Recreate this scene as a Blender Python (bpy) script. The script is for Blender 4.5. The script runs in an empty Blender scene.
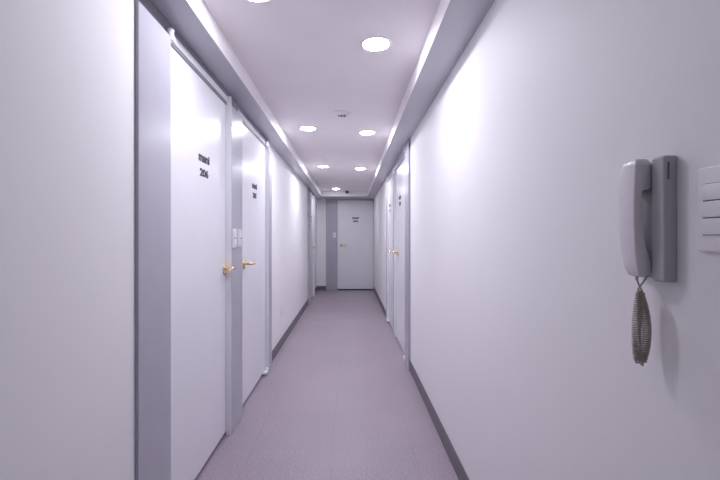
import bpy, bmesh, math, random
from mathutils import Vector, Matrix

S = bpy.context.scene
C = S.collection
random.seed(4)

# ------------------------------------------------------------------ camera, world, exposure
EYE = 1.20
cam_data = bpy.data.cameras.new('camera')
cam_data.sensor_width = 36.0
cam_data.lens = 36.0 * 395.0 / 720.0
cam_data.shift_x = 10.0 / 720.0
cam_data.shift_y = -2.0 / 720.0
cam_data.clip_start = 0.02
cam = bpy.data.objects.new('camera', cam_data)
cam.location = (0, 0, EYE)
cam.rotation_euler = (math.radians(90), 0, 0)
C.objects.link(cam)
S.camera = cam

world = bpy.data.worlds.new('world')
S.world = world
world.use_nodes = True
world.node_tree.nodes['Background'].inputs[0].default_value = (0.80, 0.82, 1.0, 1)
world.node_tree.nodes['Background'].inputs[1].default_value = 0.03

LAMP_COLOUR = (0.925, 0.915, 1.0)
LAMP_STRENGTH = 150.0

vs = S.view_settings
vs.view_transform = 'Standard'
vs.look = 'None'
vs.exposure = 0.0
vs.gamma = 1.0
vs.use_curve_mapping = False


# ------------------------------------------------------------------ materials
def new_mat(name):
    m = bpy.data.materials.new(name)
    m.use_nodes = True
    nt = m.node_tree
    return m, nt, nt.nodes['Principled BSDF']


def paint(name, colour, rough=0.5, spec=0.5, var=0.03, scale=6.0, bump=0.0, bump_scale=400.0, metal=0.0):
    m, nt, b = new_mat(name)
    tc = nt.nodes.new('ShaderNodeTexCoord')
    nz = nt.nodes.new('ShaderNodeTexNoise')
    nz.inputs['Scale'].default_value = scale
    nz.inputs['Detail'].default_value = 4
    nt.links.new(tc.outputs['Object'], nz.inputs['Vector'])
    cr = nt.nodes.new('ShaderNodeValToRGB')
    c = colour
    cr.color_ramp.elements[0].position = 0.3
    cr.color_ramp.elements[1].position = 0.7
    cr.color_ramp.elements[0].color = (c[0] * (1 - var), c[1] * (1 - var), c[2] * (1 - var), 1)
    cr.color_ramp.elements[1].color = (min(1, c[0] * (1 + var)), min(1, c[1] * (1 + var)), min(1, c[2] * (1 + var)), 1)
    nt.links.new(nz.outputs['Fac'], cr.inputs['Fac'])
    nt.links.new(cr.outputs['Color'], b.inputs['Base Color'])
    b.inputs['Roughness'].default_value = rough
    b.inputs['Specular IOR Level'].default_value = spec
    b.inputs['Metallic'].default_value = metal
    if bump:
        n2 = nt.nodes.new('ShaderNodeTexNoise')
        n2.inputs['Scale'].default_value = bump_scale
        n2.inputs['Detail'].default_value = 3
        nt.links.new(tc.outputs['Object'], n2.inputs['Vector'])
        bp = nt.nodes.new('ShaderNodeBump')
        bp.inputs['Strength'].default_value = bump
        bp.inputs['Distance'].default_value = 0.001
        nt.links.new(n2.outputs['Fac'], bp.inputs['Height'])
        nt.links.new(bp.outputs['Normal'], b.inputs['Normal'])
    return m


def wallpaper(name, colour):
    """woven white wallpaper: fine vertical and horizontal threads as a faint bump"""
    m, nt, b = new_mat(name)
    tc = nt.nodes.new('ShaderNodeTexCoord')
    mp = nt.nodes.new('ShaderNodeMapping')
    mp.inputs['Scale'].default_value = (1, 1, 0.12)
    nt.links.new(tc.outputs['Object'], mp.inputs['Vector'])
    n1 = nt.nodes.new('ShaderNodeTexNoise')
    n1.inputs['Scale'].default_value = 260
    n1.inputs['Detail'].default_value = 3
    nt.links.new(mp.outputs['Vector'], n1.inputs['Vector'])
    bp = nt.nodes.new('ShaderNodeBump')
    bp.inputs['Strength'].default_value = 0.25
    bp.inputs['Distance'].default_value = 0.001
    nt.links.new(n1.outputs['Fac'], bp.inputs['Height'])
    nt.links.new(bp.outputs['Normal'], b.inputs['Normal'])
    n2 = nt.nodes.new('ShaderNodeTexNoise')
    n2.inputs['Scale'].default_value = 3
    n2.inputs['Detail'].default_value = 3
    nt.links.new(tc.outputs['Object'], n2.inputs['Vector'])
    cr = nt.nodes.new('ShaderNodeValToRGB')
    cr.color_ramp.elements[0].color = (colour[0] * .97, colour[1] * .97, colour[2] * .97, 1)
    cr.color_ramp.elements[1].color = (colour[0], colour[1], colour[2], 1)
    nt.links.new(n2.outputs['Fac'], cr.inputs['Fac'])
    nt.links.new(cr.outputs['Color'], b.inputs['Base Color'])
    b.inputs['Roughness'].default_value = 0.6
    b.inputs['Specular IOR Level'].default_value = 0.3
    return m


def vinyl(name):
    """mauve-grey speckled vinyl tile with faint seams"""
    m, nt, b = new_mat(name)
    L = nt.links
    tc = nt.nodes.new('ShaderNodeTexCoord')
    n1 = nt.nodes.new('ShaderNodeTexNoise')
    n1.inputs['Scale'].default_value = 140
    n1.inputs['Detail'].default_value = 5
    n1.inputs['Roughness'].default_value = 0.75
    L.new(tc.outputs['Object'], n1.inputs['Vector'])
    cr = nt.nodes.new('ShaderNodeValToRGB')
    e = cr.color_ramp.elements
    e[0].position = 0.30
    e[0].color = (*FLOOR_DARK, 1)
    e[1].position = 0.70
    e[1].color = (*FLOOR_LIGHT, 1)
    L.new(n1.outputs['Fac'], cr.inputs['Fac'])
    n2 = nt.nodes.new('ShaderNodeTexNoise')
    n2.inputs['Scale'].default_value = 2.2
    n2.inputs['Detail'].default_value = 4
    L.new(tc.outputs['Object'], n2.inputs['Vector'])
    mr = nt.nodes.new('ShaderNodeMapRange')
    mr.inputs['To Min'].default_value = 0.90
    mr.inputs['To Max'].default_value = 1.10
    L.new(n2.outputs['Fac'], mr.inputs['Value'])
    mx = nt.nodes.new('ShaderNodeMix')
    mx.data_type = 'RGBA'
    mx.blend_type = 'MULTIPLY'
    mx.inputs['Factor'].default_value = 1.0
    L.new(cr.outputs['Color'], mx.inputs['A'])
    L.new(mr.outputs['Result'], mx.inputs['B'])
    # seams
    mp = nt.nodes.new('ShaderNodeMapping')
    mp.inputs['Location'].default_value = (0.10, 0.031, 0)
    L.new(tc.outputs['Object'], mp.inputs['Vector'])
    br = nt.nodes.new('ShaderNodeTexBrick')
    br.offset = 0.0
    br.inputs['Scale'].default_value = 1.0
    br.inputs['Mortar Size'].default_value = 0.0016
    br.inputs['Mortar Smooth'].default_value = 0.4
    br.inputs['Brick Width'].default_value = 0.4575
    br.inputs['Row Height'].default_value = 0.4575
    br.inputs['Color1'].default_value = (1, 1, 1, 1)
    br.inputs['Color2'].default_value = (0.965, 0.965, 0.965, 1)
    br.inputs['Mortar'].default_value = (0.80, 0.80, 0.80, 1)
    L.new(mp.outputs['Vector'], br.inputs['Vector'])
    m2 = nt.nodes.new('ShaderNodeMix')
    m2.data_type = 'RGBA'
    m2.blend_type = 'MULTIPLY'
    m2.inputs['Factor'].default_value = 1.0
    L.new(mx.outputs['Result'], m2.inputs['A'])
    L.new(br.outputs['Color'], m2.inputs['B'])
    L.new(m2.outputs['Result'], b.inputs['Base Color'])
    b.inputs['Roughness'].default_value = 0.42
    b.inputs['Specular IOR Level'].default_value = 0.5
    bp = nt.nodes.new('ShaderNodeBump')
    bp.inputs['Strength'].default_value = 0.15
    bp.inputs['Distance'].default_value = 0.001
    L.new(n1.outputs['Fac'], bp.inputs['Height'])
    L.new(bp.outputs['Normal'], b.inputs['Normal'])
    return m


FLOOR_DARK = (0.165, 0.138, 0.165)
FLOOR_LIGHT = (0.590, 0.500, 0.585)
M = {}
M['wall'] = wallpaper('white_wallpaper', (0.915, 0.90, 0.925))
M['ceiling'] = paint('ceiling_paint', (0.91, 0.87, 0.895), 0.75, 0.2, 0.015, 4, 0.15, 180)
M['beam'] = paint('beam_paint', (0.86, 0.83, 0.86), 0.5, 0.4, 0.015, 4)
M['shaded_head'] = paint('shaded_header_grey', (0.24, 0.23, 0.27), 0.5, 0.4, 0.02, 10)  # grey header paint darkened to carry the shade below the beam
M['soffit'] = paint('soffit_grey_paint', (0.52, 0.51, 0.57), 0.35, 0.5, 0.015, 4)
M['floor'] = vinyl('speckled_vinyl')
M['base'] = paint('grey_vinyl_base', (0.185, 0.165, 0.190), 0.5, 0.4, 0.06, 20)
M['frame'] = paint('grey_steel_paint', (0.46, 0.45, 0.52), 0.30, 0.5, 0.02, 10)
M['leaf'] = paint('white_steel_paint', (0.85, 0.845, 0.90), 0.27, 0.38, 0.015, 5)
M['brass'] = paint('polished_brass', (0.86, 0.70, 0.47), 0.24, 0.5, 0.04, 40, metal=1.0)
M['black'] = paint('black_vinyl_lettering', (0.012, 0.012, 0.018), 0.5, 0.4, 0.1, 60)
M['plastic'] = paint('white_plastic', (0.88, 0.86, 0.88), 0.35, 0.5, 0.015, 30)
M['phone'] = paint('grey_white_plastic', (0.78, 0.755, 0.80), 0.25, 0.5, 0.02, 60, 0.05, 900)
M['phone_body'] = paint('grey_plastic', (0.50, 0.485, 0.52), 0.42, 0.5, 0.02, 60, 0.05, 900)
M['slot'] = paint('dark_slot', (0.03, 0.03, 0.04), 0.7, 0.2, 0.05, 60)
M['seam'] = paint('grey_plastic_seam', (0.16, 0.15, 0.17), 0.6, 0.3, 0.05, 60)
M['cord'] = paint('beige_grey_cord', (0.40, 0.355, 0.30), 0.45, 0.4, 0.08, 80)
M['chrome'] = paint('satin_steel', (0.74, 0.73, 0.75), 0.35, 0.5, 0.03, 60, metal=0.6)
M['dome'] = paint('black_gloss_plastic', (0.010, 0.010, 0.013), 0.12, 0.5, 0.1, 60)
M['navy'] = paint('navy_rubber', (0.030, 0.045, 0.120), 0.5, 0.3, 0.1, 60)

m, nt, b = new_mat('lit_lamp_lens')
b.inputs['Base Color'].default_value = (0.9, 0.9, 0.9, 1)
b.inputs['Emission Color'].default_value = (*LAMP_COLOUR, 1)
b.inputs['Emission Strength'].default_value = LAMP_STRENGTH
M['lens'] = m


# ------------------------------------------------------------------ helpers
def box(bm, x0, x1, y0, y1, z0, z1, bev=0.0, seg=2):
    x0, x1 = min(x0, x1), max(x0, x1)
    t = bmesh.new()
    r = bmesh.ops.create_cube(t, size=1.0)
    for v in t.verts:
        v.co = Vector((x0 + (v.co.x + .5) * (x1 - x0), y0 + (v.co.y + .5) * (y1 - y0), z0 + (v.co.z + .5) * (z1 - z0)))
    if bev:
        bmesh.ops.bevel(t, geom=t.edges[:], offset=bev, segments=seg, affect='EDGES', profile=0.5)
    merge(bm, t)
    return bm


def merge(bm, t, mat=None):
    if mat is not None:
        bmesh.ops.transform(t, matrix=mat, verts=t.verts[:])
    me = bpy.data.meshes.new('tmp')
    t.to_mesh(me)
    t.free()
    bm.from_mesh(me)
    bpy.data.meshes.remove(me)


def lathe(bm, prof, seg=40, mat=None):
    """prof = [(r, z)...] spun about z; open ends at r=0 are closed by a centre vertex"""
    t = bmesh.new()
    rings = []
    for r, z in prof:
        if r < 1e-6:
            rings.append([t.verts.new((0, 0, z))])
        else:
            rings.append([t.verts.new((r * math.cos(2 * math.pi * i / seg), r * math.sin(2 * math.pi * i / seg), z)) for i in range(seg)])
    for a, c in zip(rings, rings[1:]):
        for i in range(seg):
            j = (i + 1) % seg
            if len(a) == 1 and len(c) == 1:
                continue
            if len(a) == 1:
                t.faces.new((a[0], c[i], c[j]))
            elif len(c) == 1:
                t.faces.new((a[i], c[0], a[j]))
            else:
                t.faces.new((a[i], c[i], c[j], a[j]))
    bmesh.ops.recalc_face_normals(t, faces=t.faces[:])
    merge(bm, t, mat)
    return bm


def tube(bm, pts, rad, seg=8, closed_ends=True):
    """a round tube along points; rad is one radius or a list"""
    t = bmesh.new()
    n = len(pts)
    pts = [Vector(p) for p in pts]
    rs = rad if isinstance(rad, (list, tuple)) else [rad] * n
    rings = []
    up = None
    for i, p in enumerate(pts):
        d = (pts[min(i + 1, n - 1)] - pts[max(i - 1, 0)]).normalized()
        if up is None:
            up = d.orthogonal().normalized()
        up = (up - d * up.dot(d))
        up = up.normalized() if up.length > 1e-6 else d.orthogonal().normalized()
        sd = d.cross(up)
        rings.append([t.verts.new(p + (up * math.cos(2 * math.pi * k / seg) + sd * math.sin(2 * math.pi * k / seg)) * rs[i]) for k in range(seg)])
    for a, c in zip(rings, rings[1:]):
        for k in range(seg):
            t.faces.new((a[k], a[(k + 1) % seg], c[(k + 1) % seg], c[k]))
    if closed_ends:
        t.faces.new(list(reversed(rings[0])))
        t.faces.new(rings[-1])
    bmesh.ops.recalc_face_normals(t, faces=t.faces[:])
    merge(bm, t)
    return bm


def link(name, bm, mat, parent=None, smooth=False, origin=None):
    me = bpy.data.meshes.new(name)
    if origin is not None:
        bmesh.ops.translate(bm, vec=-Vector(origin), verts=bm.verts[:])
    bm.to_mesh(me)
    bm.free()
    me.materials.append(M[mat])
    if smooth:
        for p in me.polygons:
            p.use_smooth = True
        try:
            me.set_sharp_from_angle(angle=math.radians(35))
        except Exception:
            pass
    o = bpy.data.objects.new(name, me)
    C.objects.link(o)
    if origin is not None:
        o.location = origin
    if parent is not None:
        o.parent = parent
        o.matrix_parent_inverse = Matrix.Translation(-Vector(world_loc(parent)))
    return o


def world_loc(o):
    v = Vector((0, 0, 0))
    # every parent here is unrotated, its location is a world location (see link / empty)
    return Vector(o.get('_at', tuple(o.location)))


def empty(name, loc, label=None, cat=None, group=None, kind=None):
    o = bpy.data.objects.new(name, None)
    o.empty_display_size = 0.05
    o.location = loc
    C.objects.link(o)
    return tag(o, label, cat, group, kind)


def tag(o, label=None, cat=None, group=None, kind=None):
    if label:
        o['label'] = label
    if cat:
        o['category'] = cat
    if group:
        o['group'] = group
    if kind:
        o['kind'] = kind
    return o


def structure(name, bm, mat, label, cat, smooth=False):
    o = link(name, bm, mat, None, smooth)
    return tag(o, label, cat, None, 'structure')


def dup(root, loc, label, group=None):
    """a copy of a thing with copies of its parts and sub-parts"""
    r = root.copy()
    C.objects.link(r)
    r.location = loc
    r['label'] = label
    if group:
        r['group'] = group

    def kids(src, dst):
        for ch in [o for o in list(C.objects) if o.parent == src]:
            c = ch.copy()
            C.objects.link(c)
            c.parent = dst
            kids(ch, c)
    kids(root, r)
    return r


# ------------------------------------------------------------------ dimensions
XL, XR = -0.760, 0.545            # wall faces
XLN = -0.7325                      # the near stretch of the left wall stands a little proud
Y0, Y1 = -0.75, 9.065
ZC, ZS = 2.193, 2.095             # ceiling, underside of the boxed-in beams
BL, BR, BE = -0.617, 0.379, 8.48  # inner faces of the beams
TH = 0.12
FL, FR = -0.720, 0.527            # frame faces
LL, LR = -0.755, 0.553            # leaf faces
DOOR_H = 2.028
JAMB_H = 2.010

# openings along y: (start, end)
OPEN_L = [(1.345, 3.640), (7.07, 8.15)]
OPEN_R = [(3.560, 5.800)]
HEAD = 2.095                      # top of the openings

# ------------------------------------------------------------------ room shell
bm = bmesh.new()
box(bm, XL - TH, XR + TH, Y0 - TH, Y1 + TH, -0.10, 0.0)
structure('floor', bm, 'floor', 'mauve grey speckled vinyl corridor floor with faint tile seams', 'floor')

bm = bmesh.new()
box(bm, XL - TH, XR + TH, Y0 - TH, Y1 + TH, ZC, ZC + 0.1)
structure('ceiling', bm, 'ceiling', 'flat pale ceiling with round recessed downlights', 'ceiling')

bm = bmesh.new()
box(bm, XL - TH, XLN, Y0, OPEN_L[0][0], 0, ZC)
box(bm, XL - TH, XL, OPEN_L[0][0], OPEN_L[0][1], HEAD, ZC)
box(bm, XL - TH, XL, OPEN_L[0][1], OPEN_L[1][0], 0, ZC)
box(bm, XL - TH, XL, OPEN_L[1][0], OPEN_L[1][1], HEAD, ZC)
box(bm, XL - TH, XL, OPEN_L[1][1], Y1, 0, ZC)
structure('wall_left', bm, 'wall', 'white papered corridor wall with three grey framed doors', 'wall')

bm = bmesh.new()
box(bm, XR, XR + TH, Y0, OPEN_R[0][0], 0, ZC)
box(bm, XR, XR + TH, OPEN_R[0][0], OPEN_R[0][1], HEAD, ZC)
box(bm, XR, XR + TH, OPEN_R[0][1], Y1, 0, ZC)
structure('wall_right', bm, 'wall', 'white papered corridor wall that carries the wall telephone', 'wall')

EX0, EX1 = -0.550, XR             # end door opening in x
bm = bmesh.new()
box(bm, XL - TH, EX0, Y1, Y1 + TH, 0, ZC)
box(bm, EX0, EX1 + TH, Y1, Y1 + TH, 2.092, ZC)
structure('wall_end', bm, 'wall', 'white papered end wall left of the last door', 'wall')

bm = bmesh.new()
box(bm, XL - TH, XR + TH, Y0 - TH, Y0, 0, ZC)  # unseen wall added behind the camera, kept close to bounce light forward
structure('wall_back', bm, 'wall', 'unseen white papered wall added to close the near end and bounce light', 'wall')

# boxed-in beams
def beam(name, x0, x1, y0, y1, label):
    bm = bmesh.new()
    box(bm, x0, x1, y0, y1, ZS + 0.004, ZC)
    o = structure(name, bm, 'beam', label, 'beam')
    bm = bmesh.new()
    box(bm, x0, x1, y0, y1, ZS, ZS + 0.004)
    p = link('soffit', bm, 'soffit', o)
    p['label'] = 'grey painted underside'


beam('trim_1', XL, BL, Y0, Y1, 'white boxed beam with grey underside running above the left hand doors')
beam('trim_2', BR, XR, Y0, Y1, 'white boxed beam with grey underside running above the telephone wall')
beam('trim_3', BL, BR, BE, Y1, 'short white boxed beam crossing above the door at the end')

# baseboards
BH = 0.10
bm = bmesh.new()
box(bm, XLN, XLN + 0.007, Y0, OPEN_L[0][0], 0, BH, 0.002, 1)
box(bm, XL, XL + 0.007, OPEN_L[0][1], OPEN_L[1][0], 0, BH, 0.002, 1)
box(bm, XL, XL + 0.007, OPEN_L[1][1], Y1, 0, BH, 0.002, 1)
structure('baseboard_left', bm, 'base', 'dark grey vinyl baseboard along the wall with the outlet', 'baseboard')
bm = bmesh.new()
box(bm, XR - 0.006, XR, Y0, OPEN_R[0][0], 0, BH, 0.002, 1)
box(bm, XR - 0.006, XR, OPEN_R[0][1], Y1, 0, BH, 0.002, 1)
structure('baseboard_right', bm, 'base', 'dark grey vinyl baseboard below the wall telephone', 'baseboard')
bm = bmesh.new()
box(bm, XL + 0.007, EX0, Y1 - 0.006, Y1, 0, BH, 0.002, 1)
structure('baseboard_end', bm, 'base', 'short dark grey vinyl baseboard on the end wall', 'baseboard')


# ------------------------------------------------------------------ doors
def text_mesh(txt, height, width, thick=0.0012, squeeze=None):
    """black stick-on letters as a mesh in the xy plane, lower left at the origin, scaled to width x height"""
    cu = bpy.data.curves.new('txt', 'FONT')
    cu.body = txt
    cu.size = 1.0
    cu.offset = 0.048
    cu.extrude = 0.02
    cu.resolution_u = 4
    to = bpy.data.objects.new('txt', cu)
    C.objects.link(to)
    bpy.context.view_layer.update()
    me = bpy.data.meshes.new_from_object(to.evaluated_get(bpy.context.evaluated_depsgraph_get()))
    bpy.data.objects.remove(to)
    bpy.data.curves.remove(cu)
    t = bmesh.new()
    t.from_mesh(me)
    bpy.data.meshes.remove(me)
    xs = [v.co.x for v in t.verts]
    ys = [v.co.y for v in t.verts]
    x0, x1, y0, y1 = min(xs), max(xs), min(ys), max(ys)
    for v in t.verts:
        v.co.x = (v.co.x - x0) / (x1 - x0) * width
        v.co.y = (v.co.y - y0) / (y1 - y0) * height
        v.co.z = (v.co.z + 0.02) / 0.04 * thick
    return t


def local_to_wall(side, p):
    """matrix taking letters' (right, up, out) onto a wall: side 'L','R' or 'E', p = world point of the lower left"""
    if side == 'L':
        r, u, n = (0, 1, 0), (0, 0, 1), (1, 0, 0)
    elif side == 'R':
        r, u, n = (0, -1, 0), (0, 0, 1), (-1, 0, 0)
    else:
        r, u, n = (1, 0, 0), (0, 0, 1), (0, -1, 0)
    m = Matrix(((r[0], u[0], n[0], p[0]), (r[1], u[1], n[1], p[1]), (r[2], u[2], n[2], p[2]), (0, 0, 0, 1)))
    return m


def lettering(side, centre, door, number, leaf, dz=0.0):
    """two lines: the house name over the room number"""
    c = Vector(centre)
    for nm, txt, w, h, z0 in (('lettering', 'mani', 0.152, 0.046, 1.588), ('room_number', number, 0.118, 0.042, 1.514)):
        z = z0 + dz
        if side == 'L':
            p = (c.x, c.y - w / 2, z)
        elif side == 'R':
            p = (c.x, c.y + w / 2, z)
        else:
            p = (c.x - w / 2, c.y, z)
        bm = bmesh.new()
        merge(bm, text_mesh(txt, h, w), local_to_wall(side, p))
        o = link(nm, bm, 'black', leaf)
        o['label'] = 'black letters mani' if nm == 'lettering' else 'black number on the leaf'


def lever(side, p, toward, door, k=1.0):
    """brass lever on an oval rosette; p = point on the leaf face, toward = +1/-1 along the wall (world axis)"""
    p = Vector(p)
    mt = local_to_wall(side, p)
    sgn = toward if side in ('L', 'E') else -toward
    sgn *= k
    bm = bmesh.new()
    pts = [Vector((0, 0, 0.004)), Vector((0, 0, 0.030)), Vector((0, 0, 0.046)), Vector((sgn * .006, 0, 0.056)), Vector((sgn * .018, 0.001, 0.060)),
           Vector((sgn * .05, 0.003, 0.061)), Vector((sgn * .072, 0.002, 0.060)), Vector((sgn * .088, -0.003, 0.058)), Vector((sgn * .096, -0.007, 0.056))]
    tube(bm, [mt @ q for q in pts], [.013, .0110, .0110, .012, .013, .0125, .0110, .009, .006], 14)
    h = link('handle', bm, 'brass', door, True)
    h['label'] = 'brass lever handle'
    bm = bmesh.new()
    lathe(bm, [(0, 0.0), (0.030, 0.0), (0.031, 0.003), (0.028, 0.007), (0.018, 0.010), (0.0, 0.011)], 36, mt @ Matrix.Diagonal((1, 1.35, 1, 1)))
    link('rosette', bm, 'brass', h, True)
    # keyhole cylinder in the rosette
    bm = bmesh.new()
    lathe(bm, [(0, 0.008), (0.006, 0.008), (0.006, 0.013), (0.005, 0.014), (0, 0.014)], 18, mt @ Matrix.Translation((0, -0.030, 0)))
    link('keyhole', bm, 'brass', h, True)


def pivot(side, x, y, z, up, door, near=True):
    """white pivot hinge: a short round knuckle with a flat arm"""
    s = 1 if side == 'L' else -1
    bm = bmesh.new()
    xc = x + s * 0.018
    arm = 0.035 if up else 0.085
    lathe(bm, [(0, -0.022), (0.013, -0.022), (0.015, -0.019), (0.015, 0.004), (0.012, 0.006), (0.012, 0.009), (0.015, 0.011), (0.015, 0.019), (0.013, 0.022), (0, 0.022)], 24,
          Matrix.Translation((xc, y, z)))
    d = 1 if up else -1
    box(bm, x, xc + s * (0.006 if up else 0.012), y - (0.010 if near else arm), y + (arm if near else 0.010), z - 0.012 if not up else z - 0.016, z + 0.008 if not up else z + 0.004, 0.002, 1)
    o = link('pivot_hinge', bm, 'plastic', door, True)
    return o


def side_door(name, side, y0, y1, hinge_near, number, label, jambs, handle_y, sign_y):
    """one pivoting steel door in a side wall. jambs = list of (y0, y1) uprights that belong to it"""
    F, Lf = (FL, LL) if side == 'L' else (FR, LR)
    W = XL if side == 'L' else XR
    s = 1 if side == 'L' else -1
    back = W - s * TH
    top = DOOR_H if side == 'L' else 2.056     # the doors on the telephone wall reach higher
    door = empty(name, (W, (y0 + y1) / 2, 0), label, 'door', None, 'structure')
    for a, c in jambs:
        bm = bmesh.new()
        box(bm, back, F, a, c, 0, JAMB_H if side == 'L' else top + 0.034, 0.0015, 1)
        link('jamb', bm, 'frame', door)
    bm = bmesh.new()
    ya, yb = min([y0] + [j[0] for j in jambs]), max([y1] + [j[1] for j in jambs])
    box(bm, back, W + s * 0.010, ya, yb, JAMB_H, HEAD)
    link('header', bm, 'shaded_head' if side == 'L' else 'frame', door)
    bm = bmesh.new()
    ra, rb = (y0 + 0.045, y1) if hinge_near else (y0, y1 - 0.045)
    box(bm, back, Lf + s * 0.008, ra, rb, top + 0.001, top + 0.034, 0.001, 1)
    link('head_rail', bm, 'leaf', door)
    # white stop on the far jamb's reveal
    bm = bmesh.new()
    box(bm, Lf, F - s * 0.002, y1 - 0.005, y1 - 0.0002, 0.0, top + 0.034)
    link('stop', bm, 'leaf', door)
    bm = bmesh.new()
    box(bm, Lf - s * 0.040, Lf, y0 + 0.003, y1 - 0.006, 0.024, top, 0.002, 2)
    leaf = link('leaf', bm, 'leaf', door)
    # dark sill closing the gap below the leaf
    bm = bmesh.new()
    box(bm, Lf - s * 0.078, Lf - s * 0.050, y0, y1, 0, 0.03)
    link('sill', bm, 'slot', door)
    lettering(side, (Lf, sign_y, 0), door, number, leaf, 0.0 if side == 'L' else 0.042)
    toward = -1 if hinge_near else 1
    lever(side, (Lf, handle_y, 1.018 if side == 'L' else 1.036), toward, door, 0.85 if side == 'L' else 1.0)
    hy = y0 + 0.032 if hinge_near else y1 - 0.025
    pivot(side, Lf, hy, top + 0.006, True, door, hinge_near)
    pivot(side, Lf, hy, 0.026, False, door, hinge_near)
    return door


side_door('door_1', 'L', 1.589, 2.408, True, '206', 'white steel door numbered 206 in a grey frame, first on the left wall',
          [(1.345, 1.589), (2.408, 2.645)], 2.372, 2.045)
side_door('door_2', 'L', 2.645, 3.530, False, '205', 'white steel door numbered 205, second on the left wall, hinged at its far side',
          [(3.530, 3.640)], 2.800, 3.125)
side_door('door_3', 'L', 7.320, 8.080, True, '204', 'narrow looking white steel door on the left wall beside the end wall',
          [(7.070, 7.320), (8.080, 8.150)], 8.010, 7.70)
side_door('door_4', 'R', 3.800, 4.760, True, '201', 'white steel door with brass lever past the grey post on the telephone wall',
          [(3.560, 3.800), (4.760, 4.860)], 4.530, 4.37)
side_door('door_5', 'R', 4.860, 5.700, False, '202', 'farther of the two white steel doors sharing a post on the telephone wall',
          [(5.700, 5.800)], 4.960, 5.47)

# the door facing us at the end
EXL = -0.291
door = empty('door_6', (0.12, Y1, 0), 'pale grey steel door facing us at the end of the corridor', 'door', None, 'structure')
FE, LE = Y1 - 0.016, Y1 + 0.004
bm = bmesh.new()
box(bm, EX0, EXL, FE, Y1 + TH, 0, 2.092, 0.0015, 1)
link('jamb', bm, 'frame', door)
bm = bmesh.new()
box(bm, EXL, EX1, FE, Y1 + TH, 2.064, 2.092, 0.0015, 1)
link('header', bm, 'frame', door)
bm = bmesh.new()
box(bm, EXL + 0.003, EX1 - 0.004, LE, LE + 0.04, 0.030, 2.061, 0.002, 2)
leaf = link('leaf', bm, 'leaf', door)
bm = bmesh.new()
box(bm, EXL + 0.003, EX1 - 0.004, LE - 0.004, LE + 0.044, 0.002, 0.030, 0.002, 1)
o = link('door_sweep', bm, 'navy', door)
o['label'] = 'navy strip along the foot of the door'
lettering('E', (0.125, LE, 0), door, '203', leaf, 0.050)
lever('E', (-0.200, LE, 1.040), 1, door, 1.25)


# ------------------------------------------------------------------ ceiling fittings
def downlight(loc, label):
    d = empty('downlight', (0, 0, 0), label, 'ceiling light', 'round ceiling downlights')
    bm = bmesh.new()
    lathe(bm, [(0.066, 0.0), (0.080, 0.0), (0.080, -0.002), (0.077, -0.005), (0.070, -0.006), (0.066, -0.004), (0.066, 0.0)], 48)
    link('rim', bm, 'plastic', d, True)
    bm = bmesh.new()
    lathe(bm, [(0.0, -0.0120), (0.025, -0.0112), (0.045, -0.0090), (0.058, -0.0062), (0.066, -0.003), (0.066, -0.0005), (0, -0.0005)], 48)
    o = link('lens', bm, 'lens', d, True)
    o['label'] = 'glowing lamp lens'
    d.location = loc
    return d


spots = [
    (-0.380, 1.585, 'lit round downlight cut off by the top edge of the photo'),
    (0.133, 2.019, 'largest lit round downlight, nearest one fully in the photo'),
    (-0.380, 3.577, 'lit round downlight just beyond the smoke detector, on the side of doors 206 and 205'),
    (0.162, 3.717, 'lit round downlight just beyond the smoke detector, on the telephone wall side'),
    (-0.374, 5.469, 'lit round downlight farther than the detector pair, on the side of door 205'),
    (0.150, 5.650, 'lit round downlight farther than the detector pair, on the telephone wall side'),
    (-0.283, 7.960, 'most distant lit round downlight, beside the black dome camera'),
]
first = downlight((spots[0][0], spots[0][1], ZC), spots[0][2])
for x, y, lab in spots[1:]:
    dup(first, (x, y, ZC), lab)

det = empty('smoke_detector', (-0.063, 3.14, ZC), 'flat white round smoke detector on the ceiling between the downlights', 'smoke detector')
o0 = Matrix.Translation((-0.063, 3.14, ZC))
bm = bmesh.new()
lathe(bm, [(0, 0), (0.070, 0), (0.072, -0.003), (0.070, -0.007), (0.060, -0.010), (0, -0.010)], 48, o0)
link('base', bm, 'plastic', det, True)
bm = bmesh.new()
lathe(bm, [(0, -0.009), (0.048, -0.010), (0.049, -0.013), (0.045, -0.018), (0.038, -0.020), (0, -0.0205)], 48, o0)
link('sensor_head', bm, 'plastic', det, True)
for dx, w in ((-0.024, .0045), (-0.004, .0075), (0.019, .0075)):
    bm = bmesh.new()
    box(bm, dx - w, dx + w, -0.010, 0.006, -0.0285, -0.0190, 0.001, 1)
    bmesh.ops.transform(bm, matrix=o0, verts=bm.verts[:])
    link('vent', bm, 'slot', det)

cm = empty('dome_camera', (-0.066, 8.325, ZC), 'tiny black dome camera on the ceiling near the end beam', 'camera')
o0 = Matrix.Translation((-0.066, 8.325, ZC))
bm = bmesh.new()
lathe(bm, [(0, 0), (0.040, 0), (0.041, -0.004), (0.040, -0.016), (0.036, -0.019), (0, -0.019)], 36, o0)
link('base', bm, 'dome', cm, True)
bm = bmesh.new()
lathe(bm, [(0.034, -0.018)] + [(0.034 * math.cos(t), -0.022 - 0.036 * math.sin(t)) for t in [i * math.pi / 2 / 8 for i in range(8)]] + [(0, -0.058)], 36, o0)
link('dome', bm, 'dome', cm, True)


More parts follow.
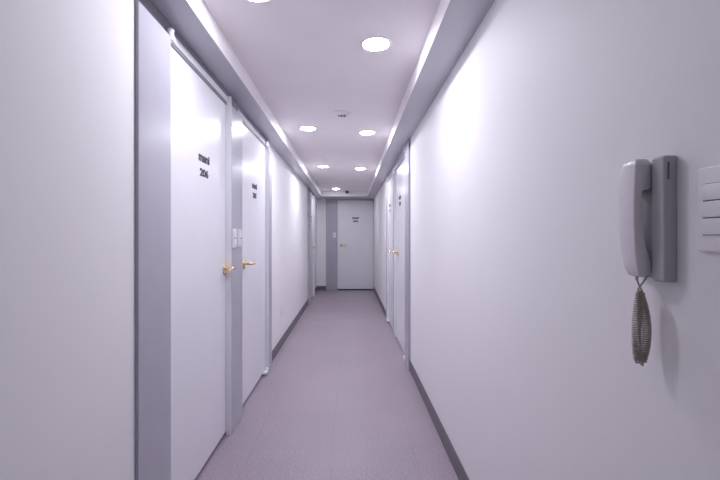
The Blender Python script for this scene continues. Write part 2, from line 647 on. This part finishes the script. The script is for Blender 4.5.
# ------------------------------------------------------------------ wall plates
def plate(name, side, p, w, h, t, buttons, label, cat, group=None, gap=0.004, inset=0.012, vin=None):
    """moulded plate with its buttons stacked; p = centre on the surface"""
    mt = local_to_wall(side, p)
    e = empty(name, p, label, cat, group)
    bm = bmesh.new()
    k = bmesh.new()
    bmesh.ops.create_cube(k, size=1.0, matrix=Matrix.Translation((0, 0, t / 2)) @ Matrix.Diagonal((w, h, t, 1)))
    up = [e_ for e_ in k.edges if abs(e_.verts[0].co.z - e_.verts[1].co.z) > t * .5]
    bmesh.ops.bevel(k, geom=up, offset=0.007, segments=5, affect='EDGES', profile=0.5)
    front = [e_ for e_ in k.edges if min(e_.verts[0].co.z, e_.verts[1].co.z) > t * .99]
    bmesh.ops.bevel(k, geom=front, offset=t * .35, segments=3, affect='EDGES', profile=0.5)
    merge(bm, k, mt)
    pl = link('plate', bm, 'plastic', e, True)
    vin = inset if vin is None else vin
    bh = (h - 2 * vin - gap * (buttons - 1)) / buttons
    for i in range(buttons):
        z0 = -h / 2 + vin + i * (bh + gap)
        bm = bmesh.new()
        k = bmesh.new()
        box(k, -w / 2 + inset * .9, w / 2 - inset * .9, z0, z0 + bh, t - 0.002, t + 0.0035, 0.0012, 2)
        merge(bm, k, mt)
        link('button', bm, 'plastic', e, True)
    bm = bmesh.new()
    k = bmesh.new()
    box(k, -w / 2 + inset * .8, w / 2 - inset * .8, -h / 2 + vin * .96, h / 2 - vin * .96, t - 0.001, t + 0.0004)
    merge(bm, k, mt)
    link('seam', bm, 'seam', pl)
    return e


plate('switch_plate', 'L', (FL, 2.447, 1.198), 0.062, 0.118, 0.009, 2, 'white two button plate on the grey post, next to door 206', 'switch', 'white plates on the grey post')
plate('switch_plate', 'L', (FL, 2.566, 1.198), 0.062, 0.114, 0.009, 2, 'white two button plate on the grey post, next to door 205', 'switch', 'white plates on the grey post')
plate('switch_plate', 'E', (-0.352, FE, 1.262), 0.066, 0.128, 0.010, 2, 'small white two button plate on the grey jamb of the end door', 'switch')
plate('light_switch', 'R', (XR, 0.5625, 1.2430), 0.104, 0.128, 0.007, 3, 'white wall switch with three stacked rockers right of the telephone', 'light switch', None, 0.0016, 0.0155, 0.026)

# wall outlet low on the left wall
out = empty('wall_outlet', (XL, 4.36, 0.395), 'small white power outlet low on the left wall beyond door 205', 'outlet')
bm = bmesh.new()
k = bmesh.new()
box(k, -0.036, 0.036, -0.059, 0.059, 0, 0.008, 0.003, 2)
merge(bm, k, local_to_wall('L', (XL, 4.36, 0.395)))
link('plate', bm, 'plastic', out, True)
for dz in (0.022, -0.022):
    bm = bmesh.new()
    k = bmesh.new()
    lathe(k, [(0, 0.007), (0.016, 0.007), (0.017, 0.0095), (0.015, 0.0105), (0.0, 0.0090)], 28)
    merge(bm, k, local_to_wall('L', (XL, 4.36, 0.395 + dz)))
    so = link('socket', bm, 'plastic', out, True)
    bm = bmesh.new()
    for dx in (-0.006, 0.006):
        k = bmesh.new()
        box(k, dx - 0.0014, dx + 0.0014, -0.005, 0.005, 0.0085, 0.0104)
        merge(bm, k, local_to_wall('L', (XL, 4.36, 0.395 + dz)))
    link('slot', bm, 'slot', so)

# ------------------------------------------------------------------ wall telephone
ph = empty('wall_telephone', (XR, 0.70, EYE), 'pale grey wall telephone with handset and hanging coiled cord', 'telephone')


def rounded(pts_yx, z, r=0.3):
    return [Vector((x, y, z)) for y, x in pts_yx]


def section(y0, y1, x0, x1, z, rf, rb, n=5):
    """rounded rectangle in the xy plane: near y0, far y1, front x0 (towards the corridor), back x1"""
    pts = []
    for cx, cy, r, a0 in ((x0 + rf, y0 + rf, rf, 180), (x1 - rb, y0 + rb, rb, 270), (x1 - rb, y1 - rb, rb, 0), (x0 + rf, y1 - rf, rf, 90)):
        for i in range(n):
            a = math.radians(a0 + 90 * i / (n - 1))
            pts.append(Vector((cx + r * math.cos(a), cy + r * math.sin(a), z)))
    return pts


def loft(bm, secs):
    t = bmesh.new()
    rings = [[t.verts.new(p) for p in s] for s in secs]
    n = len(rings[0])
    for a, c in zip(rings, rings[1:]):
        for i in range(n):
            t.faces.new((a[i], a[(i + 1) % n], c[(i + 1) % n], c[i]))
    t.faces.new(list(reversed(rings[0])))
    t.faces.new(rings[-1])
    bmesh.ops.recalc_face_normals(t, faces=t.faces[:])
    merge(bm, t)
    return bm


# base: raised panel nearest us, lower cradle bed beyond it
bm = bmesh.new()
zs0, zs1 = EYE - 0.074, EYE + 0.1380
loft(bm, [section(0.660, 0.684, 0.526, XR, zs0, .003, .001), section(0.658, 0.685, 0.5235, XR, zs0 + .003, .003, .001),
          section(0.658, 0.685, 0.5225, XR, EYE + .02, .003, .001),
          section(0.658, 0.685, 0.5225, XR, zs1 - .003, .003, .001), section(0.660, 0.684, 0.525, XR, zs1, .003, .001)])
base = link('base', bm, 'phone_body', ph, True)
bm = bmesh.new()
loft(bm, [section(0.684, 0.745, 0.5315, XR, EYE - .070, .002, .001), section(0.684, 0.747, 0.5285, XR, EYE - .066, .003, .001),
          section(0.684, 0.747, 0.5285, XR, EYE + .130, .003, .001), section(0.684, 0.745, 0.5315, XR, EYE + .135, .002, .001)])
link('cradle', bm, 'phone_body', base, True)
bm = bmesh.new()
box(bm, 0.5285, 0.5320, 0.6574, 0.6590, EYE + 0.098, EYE + 0.127)
link('slot', bm, 'seam', base)

# handset, standing upright in the cradle, thicker at the ear and mouth ends
st = [  # z, near y, far y, front x, back x
    (-0.0690, 0.7000, 0.7200, 0.5130, 0.5170), (-0.0675, 0.6955, 0.7230, 0.5090, 0.5215), (-0.0640, 0.6925, 0.7255, 0.5060, 0.5250),
    (-0.0560, 0.6905, 0.7275, 0.5030, 0.5270), (-0.0440, 0.6900, 0.7290, 0.5010, 0.5270), (-0.0320, 0.6900, 0.7300, 0.4995, 0.5240),
    (-0.0200, 0.6900, 0.7310, 0.4985, 0.5190), (0.0000, 0.6900, 0.7325, 0.4970, 0.5150), (0.0300, 0.6900, 0.7335, 0.4960, 0.5120),
    (0.0600, 0.6900, 0.7340, 0.4960, 0.5105), (0.0790, 0.6900, 0.7345, 0.4965, 0.5105), (0.0835, 0.6900, 0.7345, 0.4968, 0.5130),
    (0.0850, 0.6900, 0.7345, 0.4970, 0.5240), (0.0880, 0.6900, 0.7345, 0.4972, 0.5265), (0.1100, 0.6900, 0.7340, 0.4980, 0.5265),
    (0.1260, 0.6905, 0.7325, 0.4992, 0.5260), (0.1340, 0.6915, 0.7305, 0.5010, 0.5255), (0.1375, 0.6935, 0.7270, 0.5035, 0.5240), (0.1390, 0.6960, 0.7230, 0.5070, 0.5220)]
bm = bmesh.new()
secs = []
for z, a, c, x0, x1 in st:
    rr = min(0.0062, (x1 - x0) * 0.42, (c - a) * 0.4)
    # the far front edge is rounded more than the near one
    pts = section(a, c, x0, x1, EYE + z, min(0.0022, rr), min(0.002, rr))
    n = 5
    rf = rr
    cx, cy = x0 + rf, c - rf
    for i in range(n):
        ang = math.radians(90 + 90 * i / (n - 1))
        pts[3 * n + i] = Vector((cx + rf * math.cos(ang), cy + rf * math.sin(ang), EYE + z))
    secs.append(pts)
loft(bm, secs)
hs = link('handset', bm, 'phone', ph, True)

# cord: straight leads from handset and base, then a coil hanging in a folded loop
yc = 0.702
path = []
zt, zb = EYE - 0.098, EYE - 0.224
xa, xb = 0.5105, 0.5245


def bez(p0, p1, p2, p3, n):
    out = []
    for i in range(n):
        t = i / (n - 1)
        out.append(p0 * (1 - t) ** 3 + p1 * 3 * t * (1 - t) ** 2 + p2 * 3 * t * t * (1 - t) + p3 * t ** 3)
    return out


V = Vector
c1 = bez(V((0.5165, yc - .002, zt + 0.006)), V((0.5090, yc, zt - 0.03)), V((0.5060, yc - .001, zb + 0.045)), V((0.5110, yc - .001, zb + 0.012)), 120)
c2 = bez(V((0.5110, yc - .001, zb + 0.012)), V((0.5135, yc - .001, zb + 0.001)), V((0.5185, yc - .001, zb + 0.001)), V((0.5200, yc - .001, zb + 0.014)), 40)
c3 = bez(V((0.5200, yc - .001, zb + 0.014)), V((0.5295, yc - .002, zb + 0.045)), V((0.5275, yc - .003, zt - 0.035)), V((0.5175, yc + .008, zt + 0.004)), 120)
path = c1 + c2[1:] + c3[1:]
# resample by arc length and wind the helix around it
acc = [0.0]
for a, c in zip(path, path[1:]):
    acc.append(acc[-1] + (c - a).length)


def at(s):
    s = max(0, min(acc[-1] - 1e-9, s))
    lo, hi = 0, len(acc) - 1
    while hi - lo > 1:
        mid = (lo + hi) // 2
        if acc[mid] <= s:
            lo = mid
        else:
            hi = mid
    f = (s - acc[lo]) / (acc[hi] - acc[lo])
    return path[lo].lerp(path[hi], f)


pitch, rad, wire, per = 0.0040, 0.0062, 0.0015, 12
N = int(acc[-1] / pitch * per)
pts = []
for i in range(N + 1):
    s = acc[-1] * i / N
    p = at(s)
    d = (at(s + 0.002) - at(s - 0.002)).normalized()
    e1 = V((0, 1, 0))
    e1 = (e1 - d * e1.dot(d)).normalized()
    e2 = d.cross(e1)
    a = 2 * math.pi * i / per
    k = min(1.0, i / (per * 1.5), (N - i) / (per * 1.5))
    pts.append(p + (e1 * math.cos(a) + e2 * math.sin(a)) * rad * k)
lead_a = bez(V((0.5140, 0.7080, EYE - 0.064)), V((0.5125, 0.707, EYE - 0.080)), V((0.5150, yc, EYE - 0.085)), pts[0], 14)
lead_b = bez(pts[-1], V((0.5190, 0.708, EYE - 0.086)), V((0.5220, 0.7060, EYE - 0.084)), V((0.5320, 0.7060, EYE - 0.066)), 14)
bm = bmesh.new()
tube(bm, lead_a[:-1] + pts + lead_b[1:], wire, 7)
o = link('coiled_cord', bm, 'cord', ph, True)
o['label'] = 'beige grey coiled cord'
# strain reliefs where the cord leaves the handset and the base
bm = bmesh.new()
tube(bm, [V((0.5140, 0.7080, EYE - 0.062)), V((0.5139, 0.7080, EYE - 0.070)), V((0.5136, 0.7078, EYE - 0.076))], [.0034, .0030, .0020], 12)
link('plug', bm, 'phone_body', hs, True)
